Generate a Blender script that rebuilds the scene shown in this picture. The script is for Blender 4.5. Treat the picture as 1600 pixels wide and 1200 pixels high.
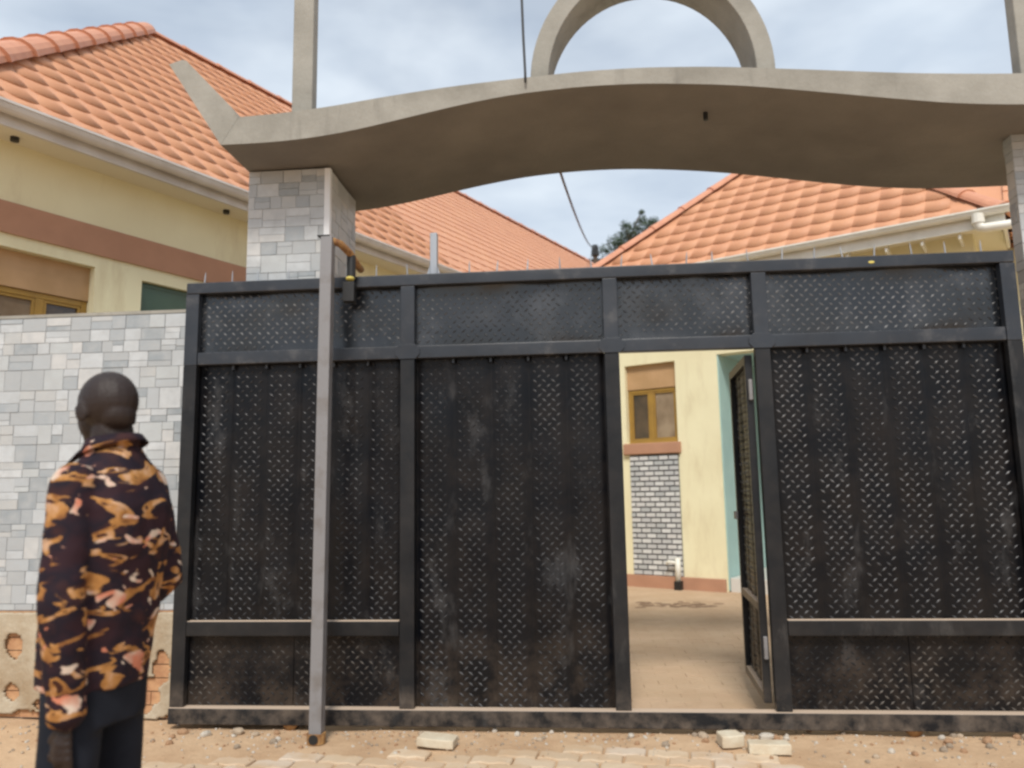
import bpy, bmesh, math, random
import numpy as np
from mathutils import Vector, Matrix, noise
random.seed(7)
rad = math.radians
sc = bpy.context.scene
for o in list(bpy.data.objects): bpy.data.objects.remove(o)
COL = sc.collection

# ---------------------------------------------------------------- camera
cam_d = bpy.data.cameras.new('camera'); cam = bpy.data.objects.new('camera', cam_d); COL.objects.link(cam)
cam_d.sensor_width = 36.0; cam_d.lens = 36.0 * 1195.0 / 1600.0
cam_d.clip_start = 0.05; cam_d.clip_end = 1000
yaw, pitch, roll = 0.08440509, 0.13574689, -0.01650105
fw = Vector((-math.sin(yaw)*math.cos(pitch), math.cos(yaw)*math.cos(pitch), math.sin(pitch)))
r0 = Vector((math.cos(yaw), math.sin(yaw), 0)); u0 = r0.cross(fw)
rt = math.cos(roll)*r0 + math.sin(roll)*u0; up = -math.sin(roll)*r0 + math.cos(roll)*u0
m = Matrix((rt, up, -fw)).transposed().to_4x4(); m.translation = Vector((0, 0, 1.30))
cam.matrix_world = m
cam_d.dof.use_dof = True; cam_d.dof.focus_distance = 4.6; cam_d.dof.aperture_fstop = 1.7
sc.camera = cam
sc.render.film_transparent = False
sc.cycles.filter_width = 2.6

# ---------------------------------------------------------------- world, sun, exposure
SUN_AZ, SUN_EL = rad(180), rad(50)      # azimuth clockwise from +Y: behind the camera, a little to the left
w = bpy.data.worlds.new('World'); sc.world = w; w.use_nodes = True
nt = w.node_tree; nt.nodes.clear()
N, L = nt.nodes, nt.links
out = N.new('ShaderNodeOutputWorld'); bg = N.new('ShaderNodeBackground'); bg.inputs[1].default_value = 0.060
sky = N.new('ShaderNodeTexSky'); sky.sky_type = 'NISHITA'; sky.sun_disc = False
sky.sun_elevation = SUN_EL; sky.sun_rotation = SUN_AZ; sky.dust_density = 2.0; sky.air_density = 1.0
geo = N.new('ShaderNodeTexCoord')
def skynoise(scale, detail, rough, sx=(1, 1, 2.2)):
    mp = N.new('ShaderNodeMapping'); mp.inputs['Scale'].default_value = sx
    L.new(geo.outputs['Generated'], mp.inputs[0])
    n = N.new('ShaderNodeTexNoise'); n.inputs['Scale'].default_value = scale
    n.inputs['Detail'].default_value = detail; n.inputs['Roughness'].default_value = rough
    n.inputs['Distortion'].default_value = 0.3
    L.new(mp.outputs[0], n.inputs[0]); return n
cn = skynoise(2.6, 5, 0.5); cr = N.new('ShaderNodeValToRGB')
cr.color_ramp.elements[0].position = 0.38; cr.color_ramp.elements[0].color = (.55, .55, .55, 1)
cr.color_ramp.elements[1].position = 0.62; cr.color_ramp.elements[1].color = (.95, .95, .95, 1)
L.new(cn.outputs[0], cr.inputs[0])
cn2 = skynoise(3.0, 4, 0.5, (1, 1.3, 2.0)); cr2 = N.new('ShaderNodeValToRGB')
cr2.color_ramp.elements[0].position = 0.36; cr2.color_ramp.elements[0].color = (5.5, 6.3, 7.3, 1)
cr2.color_ramp.elements[1].position = 0.60; cr2.color_ramp.elements[1].color = (7.4, 8.1, 8.8, 1)
L.new(cn2.outputs[0], cr2.inputs[0])
mx = N.new('ShaderNodeMixRGB'); L.new(cr.outputs[0], mx.inputs[0]); L.new(sky.outputs[0], mx.inputs[1]); L.new(cr2.outputs[0], mx.inputs[2])
L.new(mx.outputs[0], bg.inputs[0]); L.new(bg.outputs[0], out.inputs[0])
sd = bpy.data.lights.new('sun', 'SUN'); sd.energy = 1.5; sd.angle = rad(14); sd.color = (1, .95, .87)
so = bpy.data.objects.new('sun', sd); COL.objects.link(so)
dirv = Vector((math.sin(SUN_AZ)*math.cos(SUN_EL), math.cos(SUN_AZ)*math.cos(SUN_EL), math.sin(SUN_EL)))
so.rotation_euler = dirv.to_track_quat('Z', 'Y').to_euler(); so.location = (0, -10, 20)
vs = sc.view_settings; vs.view_transform = 'Standard'; vs.look = 'None'; vs.exposure = 1.0; vs.gamma = 1; vs.use_curve_mapping = False

# ---------------------------------------------------------------- materials
MATS = {}
def mat(name, col, rough=.7, metal=0.0, col2=None, nscale=6, contrast=(.35, .65), bump=0.0, bscale=40, spec=.5,
        dust=None, dustz=None, grain=None, rnd=None, island=None, coat=0.0, scuff=None, objcoord=False, dust_noise=.0, chips=None):
    m = bpy.data.materials.new(name); m.use_nodes = True; nt = m.node_tree; N = nt.nodes; L = nt.links
    b = N['Principled BSDF']; b.inputs['Roughness'].default_value = rough; b.inputs['Metallic'].default_value = metal
    b.inputs['Specular IOR Level'].default_value = spec; b.inputs['Coat Weight'].default_value = coat
    if objcoord: tc = N.new('ShaderNodeTexCoord').outputs['Object']
    else: tc = N.new('ShaderNodeNewGeometry').outputs['Position']
    def noi(sc_, det=4, r=.55):
        n = N.new('ShaderNodeTexNoise'); n.inputs['Scale'].default_value = sc_; n.inputs['Detail'].default_value = det
        n.inputs['Roughness'].default_value = r; L.new(tc, n.inputs[0]); return n.outputs[0]
    def ramp(src, a, b_, c0=(0, 0, 0, 1), c1=(1, 1, 1, 1)):
        r = N.new('ShaderNodeValToRGB'); r.color_ramp.elements[0].position = a; r.color_ramp.elements[1].position = b_
        r.color_ramp.elements[0].color = c0; r.color_ramp.elements[1].color = c1; L.new(src, r.inputs[0]); return r.outputs[0]
    def mix(f, a_, b_, typ='MIX'):
        x = N.new('ShaderNodeMixRGB'); x.blend_type = typ
        for i, s in enumerate((f, a_, b_)):
            if hasattr(s, 'is_linked'): L.new(s, x.inputs[i])
            elif i == 0: x.inputs[0].default_value = s
            else: x.inputs[i].default_value = (*s[:3], 1)
        return x.outputs[0]
    c = tuple(col)
    if rnd:
        if island: rs = N.new('ShaderNodeNewGeometry').outputs['Random Per Island']
        else: rs = N.new('ShaderNodeObjectInfo').outputs['Random']
        r = N.new('ShaderNodeValToRGB'); r.color_ramp.interpolation = 'CONSTANT'
        els = r.color_ramp.elements
        while len(els) < len(rnd): els.new(0.5)
        for i, cc in enumerate(rnd): els[i].position = i/len(rnd); els[i].color = (*cc, 1)
        L.new(rs, r.inputs[0]); c = r.outputs[0]
    if col2: c = mix(ramp(noi(nscale), *contrast), c, col2)
    if grain: c = mix(grain, c, ramp(noi(90, 3, .7), .3, .7, (.35, .35, .35, 1), (1, 1, 1, 1)), 'MULTIPLY')
    if scuff:
        mp = N.new('ShaderNodeMapping'); mp.inputs['Scale'].default_value = (1, 1, scuff[1]); L.new(tc, mp.inputs[0])
        sn = N.new('ShaderNodeTexNoise'); sn.inputs['Scale'].default_value = scuff[0]; sn.inputs['Detail'].default_value = 7; sn.inputs['Roughness'].default_value = .68
        L.new(mp.outputs[0], sn.inputs[0]); c = mix(ramp(sn.outputs[0], scuff[3], scuff[4]), c, scuff[2])
    if chips:
        c = mix(ramp(noi(chips[0], 6, .75), chips[1], chips[1]+.03), c, chips[2])
    rsock = None
    if dust:
        # dust lies on faces that look up, and low down where it is splashed
        g = N.new('ShaderNodeNewGeometry'); sx = N.new('ShaderNodeSeparateXYZ'); L.new(g.outputs['Normal'], sx.inputs[0])
        f = ramp(sx.outputs[2], .6, .9)
        if dustz:
            sp = N.new('ShaderNodeSeparateXYZ'); L.new(g.outputs['Position'], sp.inputs[0])
            mr = N.new('ShaderNodeMapRange'); mr.inputs[1].default_value = dustz[0]; mr.inputs[2].default_value = dustz[1]
            mr.inputs[3].default_value = dustz[2]; mr.inputs[4].default_value = 0.02; L.new(sp.outputs[2], mr.inputs[0])
            mm = N.new('ShaderNodeMath'); mm.operation = 'MULTIPLY'; L.new(mr.outputs[0], mm.inputs[0])
            L.new(ramp(noi(5, 6, .7), .42, .66), mm.inputs[1])
            zf = N.new('ShaderNodeMath'); zf.operation = 'LESS_THAN'; zf.inputs[1].default_value = 1.2
            L.new(sp.outputs[2], zf.inputs[0])
            upm = N.new('ShaderNodeMath'); upm.operation = 'MULTIPLY'; L.new(f, upm.inputs[0]); L.new(zf.outputs[0], upm.inputs[1])
            ma = N.new('ShaderNodeMath'); ma.operation = 'MAXIMUM'; L.new(mm.outputs[0], ma.inputs[0]); L.new(upm.outputs[0], ma.inputs[1]); f = ma.outputs[0]
        c = mix(f, c, dust)
        rr = N.new('ShaderNodeMapRange'); rr.inputs[3].default_value = rough; rr.inputs[4].default_value = .9
        L.new(f, rr.inputs[0]); L.new(rr.outputs[0], b.inputs['Roughness'])
    if hasattr(c, 'is_linked'): L.new(c, b.inputs['Base Color'])
    else: b.inputs['Base Color'].default_value = (*c, 1)
    if bump:
        bn = N.new('ShaderNodeBump'); bn.inputs['Strength'].default_value = bump; bn.inputs['Distance'].default_value = .02
        L.new(noi(bscale, 5, .6), bn.inputs['Height']); L.new(bn.outputs[0], b.inputs['Normal'])
    MATS[name] = m; return m

gate_black = mat('black_gate_paint', (.0025, .0033, .0055), .34, col2=(.005, .0052, .0065), nscale=2.2, spec=.24, scuff=(4.5, .45, (.05, .05, .052), .56, .74), dust=(.46, .33, .23),
                 dustz=(0, .6, .13), bump=.05, bscale=14, chips=(7, .75, (.10, .095, .095)))
worn_glint_tread = mat('worn_glint_tread_tops', (.014, .0145, .017), .46, col2=(.16, .16, .165), nscale=1.7, contrast=(.36, .66), spec=.6)  # grey patches paint the sky's glints on the treads, along with wear
frame_black = mat('black_frame_paint', (.013, .016, .022), .34, col2=(.022, .027, .036), nscale=3, spec=.6, scuff=(5, 1, (.07, .072, .076), .55, .72), dust=(.52, .40, .30),
                  dustz=(0, .25, .3), bump=.06, bscale=18, chips=(8, .71, (.20, .18, .17)))
upper_black = mat('upper_panel_sheen', (.004, .0055, .008), .24, col2=(.009, .010, .012), nscale=2.2, spec=.80, scuff=(3, .8, (.045, .047, .052), .50, .72), bump=.05, bscale=14, chips=(7, .74, (.10, .095, .095)))  # same gate paint; its sky sheen put in as gloss, lighter tone and scuffs
low_frame = mat('dimmed_frame_paint', (.008, .0095, .012), .36, col2=(.017, .018, .020), nscale=3, spec=.32, scuff=(6, .4, (.05, .05, .05), .58, .74), dust=(.52, .40, .30), dustz=(0, .25, .3), bump=.06, bscale=18, chips=(8, .72, (.13, .12, .11)))  # frame paint darkened: dimmer reflections low down are put into colour and gloss
tread_dull = mat('dull_tread_tops', (.010, .011, .014), .45, col2=(.085, .087, .092), nscale=1.5, contrast=(.42, .70), spec=.5)  # the same painted glints, fainter
tread_dusty = mat('dusty_tread_tops', (.012, .012, .013), .6, col2=(.13, .115, .10), nscale=2.4, contrast=(.46, .66), spec=.3)
grey_steel = mat('grey_steel', (.24, .235, .24), .5, .15, col2=(.17, .15, .135), nscale=9, contrast=(.5, .8), spec=.4, bump=.05)
roller_m = mat('worn_brass_roller', (.45, .27, .12), .6, .3, col2=(.30, .15, .06), nscale=30)
galv = mat('galvanised_steel', (.34, .37, .41), .5, .3)
rust = mat('rust', (.20, .09, .035), .8, col2=(.42, .24, .09), nscale=25, bump=.2)
brass = mat('yellow_paint', (.6, .50, .12), .5)
shaded_cement = mat('shaded_cement_underside', (.225, .213, .20), .95, col2=(.17, .160, .152), nscale=2.2, contrast=(.3, .7), bump=.15, bscale=30, grain=.12, spec=.15)  # the beam's cement darkened: shade on its underside is put into the colour
concrete = mat('cement_render', (.37, .355, .315), .92, col2=(.27, .258, .225), nscale=3.5, contrast=(.36, .70), scuff=(5, .15, (.22, .21, .185), .55, .72), bump=.18, bscale=35, grain=.15, spec=.2)
rough_concrete = mat('rough_plaster', (.52, .45, .34), .95, col2=(.38, .29, .19), nscale=5, bump=.4, bscale=25, grain=.2, spec=.15)
mortar = mat('tile_backing', (.42, .43, .43), .9, bump=.1)
SC = [(.46, .485, .49), (.34, .37, .39), (.56, .58, .59), (.42, .445, .46), (.47, .475, .465), (.29, .32, .34), (.52, .545, .56), (.38, .40, .41), (.48, .505, .52), (.54, .54, .53)]
stone = mat('stone_tile', SC[0], .42, rnd=SC, col2=(.41, .425, .43), nscale=13, contrast=(.35, .8), bump=.12, bscale=30)
stone_i = mat('stone_tile_far', SC[0], .42, rnd=SC, island=True, col2=(.41, .425, .43), nscale=13, contrast=(.35, .8), bump=.12, bscale=30)
BR = [(.56, .57, .57), (.64, .65, .65), (.50, .51, .52), (.60, .60, .60), (.45, .47, .48)]
grey_brick = mat('grey_brick', BR[0], .6, rnd=BR, bump=.2)
grout_dark = mat('dark_grout', (.10, .10, .10), .9)
clay_brick = mat('clay_brick', (.56, .33, .18), .95, col2=(.42, .22, .12), nscale=14, bump=.4, bscale=30, spec=.1)
trim_white = mat('white_trim', (.78, .80, .82), .35)
cream = mat('cream_wall_paint', (.83, .78, .54), .85, col2=(.77, .71, .48), nscale=1.6, scuff=(3, .25, (.66, .58, .38), .54, .75), bump=.03, bscale=50, spec=.2)
terracotta_paint = mat('terracotta_wall_paint', (.47, .26, .17), .8, col2=(.42, .23, .15), nscale=4, spec=.2, bump=.03)
teal = mat('pale_teal_paint', (.42, .60, .57), .8, col2=(.38, .55, .53), nscale=3, spec=.2)
RC = [(.67, .335, .185), (.66, .325, .18), (.68, .345, .19), (.665, .33, .183)]
rooft = mat('clay_coloured_roof_sheet', RC[0], .55, rnd=RC, col2=(.60, .285, .16), nscale=2.6, contrast=(.40, .75), grain=.12, bump=.05, spec=.35)
rooft_i = mat('clay_coloured_roof_sheet_far', RC[0], .55, rnd=RC, island=True, col2=(.60, .285, .16), nscale=2.6, contrast=(.40, .75), grain=.12, bump=.05, spec=.35)
roofcap = mat('roof_cap', (.62, .295, .175), .6, col2=(.56, .25, .15), nscale=8)
gut_grey = mat('grey_white_gutter', (.66, .64, .62), .45, col2=(.56, .53, .50), nscale=4)
gut_white = mat('white_gutter', (.80, .79, .72), .4, col2=(.70, .68, .60), nscale=5)
soffit_m = mat('soffit_boards', (.74, .70, .56), .8)
bronze = mat('bronze_window_frame', (.42, .25, .055), .4, .2, col2=(.34, .20, .05), nscale=6)
shutter_m = mat('shutter_box', (.50, .31, .16), .55, col2=(.44, .27, .13), nscale=5)
glass_dark = mat('window_glass', (.03, .028, .025), .08, spec=.7, col2=(.12, .08, .05), nscale=2.5)
glass_warm = mat('window_glass_curtained', (.20, .14, .09), .12, spec=.7, col2=(.34, .26, .18), nscale=3)
green_panel = mat('green_frosted_pane', (.055, .11, .075), .25, col2=(.07, .13, .09), nscale=3)
black_m = mat('black_plastic', (.015, .015, .015), .5)
soil = mat('dusty_soil', (.62, .435, .275), .97, col2=(.50, .33, .20), nscale=3.2, contrast=(.35, .7), bump=.5, bscale=22, grain=.25, spec=.1)
damp_soil = mat('damp_soil', (.20, .13, .085), .95, col2=(.30, .21, .14), nscale=9, bump=.3, spec=.1)
PV = [(.58, .46, .33), (.62, .49, .35), (.55, .42, .29), (.60, .49, .38), (.57, .43, .30)]
paver_m = mat('dusty_paver', PV[0], .95, rnd=PV, col2=(.54, .38, .24), nscale=6, contrast=(.4, .7), bump=.25, bscale=40, spec=.1)
YV = [(.56, .41, .28), (.545, .40, .27), (.575, .42, .29), (.56, .415, .285)]
ypaver_m = mat('yard_paver', YV[0], .95, rnd=YV, col2=(.47, .33, .215), nscale=1.8, contrast=(.35, .75), grain=.15, bump=.15, spec=.1)
ypaver_i = mat('yard_paver_far', YV[0], .95, rnd=YV, island=True, col2=(.47, .33, .215), nscale=1.8, contrast=(.35, .75), grain=.15, bump=.15, spec=.1)
loose_m = mat('pale_loose_block', (.64, .57, .44), .95, col2=(.56, .46, .33), nscale=12, bump=.3, spec=.1)
pebble = mat('rubble_stone', (.40, .33, .25), .95, rnd=[(.42, .33, .24), (.30, .24, .18), (.50, .45, .38), (.36, .22, .13)], bump=.4, bscale=30, spec=.1)
pebble_i = mat('rubble_mix', (.40, .33, .25), .95, island=True, rnd=[(.42, .33, .24), (.30, .24, .18), (.50, .45, .38), (.36, .22, .13)], bump=.4, spec=.1)
leaf_m = mat('tree_leaves', (.045, .075, .035), .6, island=True, rnd=[(.04, .07, .035), (.06, .09, .045), (.03, .055, .03), (.075, .10, .05)], spec=.3)
bark = mat('bark', (.10, .075, .055), .9, bump=.3)
cable_m = mat('cable_sheath', (.05, .055, .06), .6)
skin = mat('skin', (.027, .0165, .0135), .5, col2=(.024, .015, .0125), nscale=14, objcoord=True, spec=.35, bump=.22, bscale=130)
hand_skin = skin
navy = mat('navy_trousers', (.008, .010, .016), .85, col2=(.013, .016, .024), nscale=9, objcoord=True, bump=.2, bscale=12, spec=.2)
shoe_m = mat('black_shoe', (.015, .013, .012), .4)
floor_tile = mat('porch_tile', (.62, .60, .56), .4)

def shirt_material():
    m = bpy.data.materials.new('printed_shirt_fabric'); m.use_nodes = True; nt = m.node_tree; N = nt.nodes; L = nt.links
    b = N['Principled BSDF']; b.inputs['Roughness'].default_value = .8; b.inputs['Specular IOR Level'].default_value = .2
    tc = N.new('ShaderNodeTexCoord')
    def mp(s, rot=(0, 0, 0), loc=(0, 0, 0)):
        x = N.new('ShaderNodeMapping'); x.inputs['Scale'].default_value = s; x.inputs['Rotation'].default_value = rot
        x.inputs['Location'].default_value = loc; L.new(tc.outputs['Object'], x.inputs[0]); return x.outputs[0]
    def noi(v, s, d=2, r=.5, dist=0.):
        n = N.new('ShaderNodeTexNoise'); n.inputs['Scale'].default_value = s; n.inputs['Detail'].default_value = d
        n.inputs['Roughness'].default_value = r; n.inputs['Distortion'].default_value = dist; L.new(v, n.inputs[0]); return n.outputs[0]
    def ramp(src, els, interp='LINEAR'):
        r = N.new('ShaderNodeValToRGB'); r.color_ramp.interpolation = interp; e = r.color_ramp.elements
        while len(e) < len(els): e.new(.5)
        for i, (p, c) in enumerate(els): e[i].position = p; e[i].color = (*c, 1)
        L.new(src, r.inputs[0]); return r.outputs[0]
    def mix(f, a, b_):
        x = N.new('ShaderNodeMixRGB'); L.new(f, x.inputs[0]); L.new(a, x.inputs[1]); L.new(b_, x.inputs[2]); return x.outputs[0]
    base = ramp(noi(mp((1, 1, 1.2)), 9, 3), [(.40, (.030, .013, .018)), (.55, (.014, .010, .017)), (.68, (.045, .018, .018))])
    v1 = mp((1, 1, 2.3), (rad(12), rad(14), 0))
    a = noi(v1, 9.5, 2.6, .5, .8)
    leafc = ramp(noi(mp((1, 1, 1)), 22, 2), [(.35, (.22, .09, .03)), (.52, (.42, .20, .06)), (.70, (.55, .34, .21))])
    k1 = ramp(a, [(.545, (0, 0, 0)), (.57, (1, 1, 1))])
    c = mix(k1, base, leafc)
    k1b = ramp(a, [(.66, (0, 0, 0)), (.685, (1, 1, 1))])
    br = N.new('ShaderNodeRGB'); br.outputs[0].default_value = (.06, .022, .015, 1)
    c = mix(k1b, c, br.outputs[0])
    v2 = mp((1.2, 1.2, 2.0), (rad(-20), rad(-24), 0), (3, 1, 2))
    k2 = ramp(noi(v2, 12, 1.5, .5, .6), [(.625, (0, 0, 0)), (.645, (1, 1, 1))])
    pk = ramp(noi(mp((1, 1, 1)), 15, 2), [(.4, (.62, .50, .40)), (.6, (.55, .20, .12))])
    c = mix(k2, c, pk)
    L.new(c, b.inputs['Base Color'])
    bn = N.new('ShaderNodeBump'); bn.inputs['Strength'].default_value = .25; bn.inputs['Distance'].default_value = .01
    L.new(noi(mp((1, 1, .5)), 14, 3), bn.inputs['Height']); L.new(bn.outputs[0], b.inputs['Normal'])
    return m
shirt_m = shirt_material()

# ---------------------------------------------------------------- builders
def tag(o, label=None, cat=None, group=None, kind=None):
    if label: o['label'] = label
    if cat: o['category'] = cat
    if group: o['group'] = group
    if kind: o['kind'] = kind
    return o
def empty(name, loc=(0, 0, 0), rz=0, **k):
    o = bpy.data.objects.new(name, None); COL.objects.link(o); o.location = loc; o.rotation_euler = (0, 0, rz); o.empty_display_size = .1
    return tag(o, **k)
class MB:
    def __init__(s): s.v = []; s.f = []
    def add(s, vs, fs):
        n = len(s.v); s.v += [tuple(p) for p in vs]; s.f += [tuple(i+n for i in f) for f in fs]; return s
    def box(s, x0, x1, y0, y1, z0, z1):
        return s.add([(x0, y0, z0), (x1, y0, z0), (x1, y1, z0), (x0, y1, z0), (x0, y0, z1), (x1, y0, z1), (x1, y1, z1), (x0, y1, z1)],
                     [(0, 3, 2, 1), (4, 5, 6, 7), (0, 1, 5, 4), (1, 2, 6, 5), (2, 3, 7, 6), (3, 0, 4, 7)])
    def tube(s, pts, r, n=8, cap=True):
        pts = [Vector(p) for p in pts]; rs = r if isinstance(r, (list, tuple)) else [r]*len(pts); base = len(s.v)
        prev = None
        for i, p in enumerate(pts):
            t = (pts[min(i+1, len(pts)-1)] - pts[max(i-1, 0)]).normalized()
            a = prev if prev else (Vector((0, 0, 1)) if abs(t.z) < .9 else Vector((1, 0, 0)))
            e1 = (a - t*a.dot(t)).normalized(); prev = e1; e2 = t.cross(e1)
            for k in range(n):
                q = p + (e1*math.cos(2*math.pi*k/n) + e2*math.sin(2*math.pi*k/n))*rs[i]; s.v.append(tuple(q))
        for i in range(len(pts)-1):
            for k in range(n):
                a_, b_ = base+i*n+k, base+i*n+(k+1) % n; s.f.append((a_, b_, b_+n, a_+n))
        if cap:
            s.f.append(tuple(base+k for k in reversed(range(n)))); s.f.append(tuple(base+(len(pts)-1)*n+k for k in range(n)))
        return s
    def prism(s, poly, y0, y1):
        """poly in x,z (counter-clockwise seen from -y), from y0 to y1"""
        n = len(poly); s.add([(x, y0, z) for x, z in poly]+[(x, y1, z) for x, z in poly],
                            [tuple(range(n)), tuple(reversed(range(n, 2*n)))]+[(i, i+n, (i+1) % n+n, (i+1) % n) for i in range(n)]); return s
    def slab(s, poly, z0, z1):
        n = len(poly); s.add([(x, y, z0) for x, y in poly]+[(x, y, z1) for x, y in poly],
                            [tuple(reversed(range(n))), tuple(range(n, 2*n))]+[(i, (i+1) % n, (i+1) % n+n, i+n) for i in range(n)]); return s
    def sphere(s, c, rx, ry=None, rz=None, nu=12, nv=8, rot=None):
        ry = ry or rx; rz = rz or rx; c = Vector(c); base = len(s.v); R = rot or Matrix.Identity(3)
        s.v.append(tuple(c+R@Vector((0, 0, -rz))))
        for j in range(1, nv):
            ph = -math.pi/2+math.pi*j/nv
            for i in range(nu):
                th = 2*math.pi*i/nu
                s.v.append(tuple(c+R@Vector((rx*math.cos(ph)*math.cos(th), ry*math.cos(ph)*math.sin(th), rz*math.sin(ph)))))
        s.v.append(tuple(c+R@Vector((0, 0, rz))))
        for i in range(nu):
            s.f.append((base, base+1+(i+1) % nu, base+1+i))
            t = base+1+(nv-2)*nu; s.f.append((t+i, t+(i+1) % nu, base+1+(nv-1)*nu))
        for j in range(nv-2):
            for i in range(nu):
                a_ = base+1+j*nu+i; b_ = base+1+j*nu+(i+1) % nu; s.f.append((a_, b_, b_+nu, a_+nu))
        return s
    def mesh(s, name, m, smooth=False):
        me = bpy.data.meshes.new(name); me.from_pydata(s.v, [], s.f); me.materials.append(m)
        if smooth: me.shade_smooth()
        me.update(); return me
    def build(s, name, m, parent=None, smooth=False, bevel=0, **k):
        o = bpy.data.objects.new(name, s.mesh(name, m, smooth)); COL.objects.link(o); o.parent = parent
        if bevel:
            b = o.modifiers.new('bevel', 'BEVEL'); b.width = bevel; b.segments = 2; b.limit_method = 'ANGLE'
            o.modifiers.new('normals', 'WEIGHTED_NORMAL')
        return tag(o, **k)
def inst(name, me, parent, loc=(0, 0, 0), rot=None, scale=None, **k):
    o = bpy.data.objects.new(name, me); COL.objects.link(o); o.parent = parent; o.location = loc
    if rot: o.rotation_euler = rot
    if scale: o.scale = scale
    return tag(o, **k)
def nz(x, y, z, s=1.0, seed=0): return noise.noise(Vector((x*s+seed*7.3, y*s-seed*3.1, z*s+seed)))

# ---------------------------------------------------------------- the ground
GZ = -.03
def gh(x, y): return GZ + .012*nz(x, y, 0, 2.5) + .006*nz(x, y, 3, 9)
def axis(lo, hi, a, b, step, grow):
    v = [a]; 
    while v[-1] < b: v.append(v[-1]+step)
    s = step
    while v[-1] < hi: s *= grow; v.append(min(hi, v[-1]+s))
    s = step; u = [a]
    while u[-1] > lo: s *= grow; u.append(max(lo, u[-1]-s))
    return u[:0:-1]+v
xs = axis(-300, 300, -4.2, 3.2, .05, 1.5); ys = axis(-300, 400, 3.0, 4.7, .05, 1.5)
g = MB(); nx = len(xs)
for y in ys:
    for x in xs:
        inside = -4.4 < x < 3.4 and 2.9 < y < 4.75
        g.v.append((x, y, gh(x, y) if inside else GZ-.012))
for j in range(len(ys)-1):
    for i in range(nx-1): g.f.append((j*nx+i, j*nx+i+1, (j+1)*nx+i+1, (j+1)*nx+i))
g.build('ground', soil, smooth=True, kind='structure')

def uni(l=.205, wd=.105, t=.06):
    """an interlocking concrete paver with zigzag long sides"""
    z = .014; P = []
    for k in range(5): P.append((-l/2+l*k/4, -wd/2+(z if k % 2 else -z*.3)))
    for k in range(5): P.append((l/2-l*k/4, wd/2+(z if (4-k) % 2 else -z*.3)))
    return P
def paver_mesh(name, m, t=.06, l=.205, wd=.105, ch=.006):
    P = uni(l, wd); mb = MB(); n = len(P)
    inn = [(x*(1-2*ch/l*1.0), y*(1-2*ch/wd)) for x, y in P]
    mb.v = [(x, y, -t) for x, y in P]+[(x, y, -ch) for x, y in P]+[(x, y, 0) for x, y in inn]
    mb.f = [(i, (i+1) % n, (i+1) % n+n, i+n) for i in range(n)]+[(i+n, (i+1) % n+n, (i+1) % n+2*n, i+2*n) for i in range(n)]+[tuple(range(2*n, 3*n))]
    return mb.mesh(name, m)
# street paving in front of the gate: a ragged strip of dusty blocks in the soil
pbed = MB(); pbed.slab([(-2.5, 3.0), (1.05, 3.0), (1.0, 4.02), (.3, 4.13), (-.7, 4.08), (-1.6, 3.95), (-2.45, 3.84)], -.07, GZ-.026)
pave = pbed.build('pavement', soil, kind='structure')
pm = paver_mesh('paving_block', paver_m)
ang = rad(-7); ca, sa = math.cos(ang), math.sin(ang)
def edge(x):   # far edge of the laid blocks
    pts = [(-2.6, 3.84), (-1.6, 3.98), (-1.0, 4.02), (-.7, 4.09), (-.2, 4.10), (.3, 4.17), (.75, 4.12), (1.02, 3.98)]
    for (a, ya), (b, yb) in zip(pts, pts[1:]):
        if a <= x < b: return ya+(yb-ya)*(x-a)/(b-a)
    return -9
n = 0
for j in range(-14, 16):
    for i in range(-20, 12):
        lx, ly = (i+.5*(j % 2))*.212, j*.112
        x, y = -.4+lx*ca-ly*sa, 3.6+lx*sa+ly*ca
        if -2.55 < x < 1.02 and 3.25 < y < edge(x)-.02 + .05*nz(x, y, 0, 6):
            z = GZ+.012+.007*nz(x, y, 1, 5)+random.uniform(-.004, .004)
            inst('paving_block', pm, pave, (x, y, z), (random.uniform(-.03, .03), random.uniform(-.03, .03), ang+random.uniform(-.03, .03)), (random.uniform(.97, 1), random.uniform(.96, 1), 1)); n += 1
# yard behind the gate
yard = MB(); yard.add([(-6, 4.62, -.012), (8, 4.62, -.012), (14, 30, -.012), (-6, 30, -.012)], [(0, 1, 2, 3)])
yd = yard.build('yard_pavement', ypaver_m, kind='structure')
ym = paver_mesh('paving_block', ypaver_m, .03, ch=.002)
ang = rad(30.3-90+60); ca, sa = math.cos(ang), math.sin(ang); spots = []
for j in range(-60, 70):
    for i in range(-40, 50):
        lx, ly = (i+.5*(j % 2))*.208, j*.107
        x, y = .9+lx*ca-ly*sa, 7+lx*sa+ly*ca
        if 4.66 < y < 10.8 and .02*(y) < x < .28*y+.15: spots.append((y, x))
spots.sort(); far = MB()
for k, (y, x) in enumerate(spots):
    z = .002+.003*nz(x, y, 0, 4)+random.uniform(-.0006, .0006)
    if y+1.3 > 10.4 and x > 3.5: continue
    if k < 295: inst('paving_block', ym, yd, (x, y, z), (random.uniform(-.01, .01), random.uniform(-.01, .01), ang+random.uniform(-.02, .02)), (1.012, 1.015, 1))
    else:
        P = uni(.2065, .105); n_ = len(P); cc, ss = math.cos(ang), math.sin(ang)
        far.add([(x+a*cc-b*ss, y+a*ss+b*cc, z) for a, b in P]+[(x+a*cc-b*ss, y+a*ss+b*cc, -.02) for a, b in P],
                [tuple(range(n_))]+[(i+n_, (i+1) % n_+n_, (i+1) % n_, i) for i in range(n_)])
far.build('far_paving_blocks', ypaver_i, yd, kind='stuff')

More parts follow.
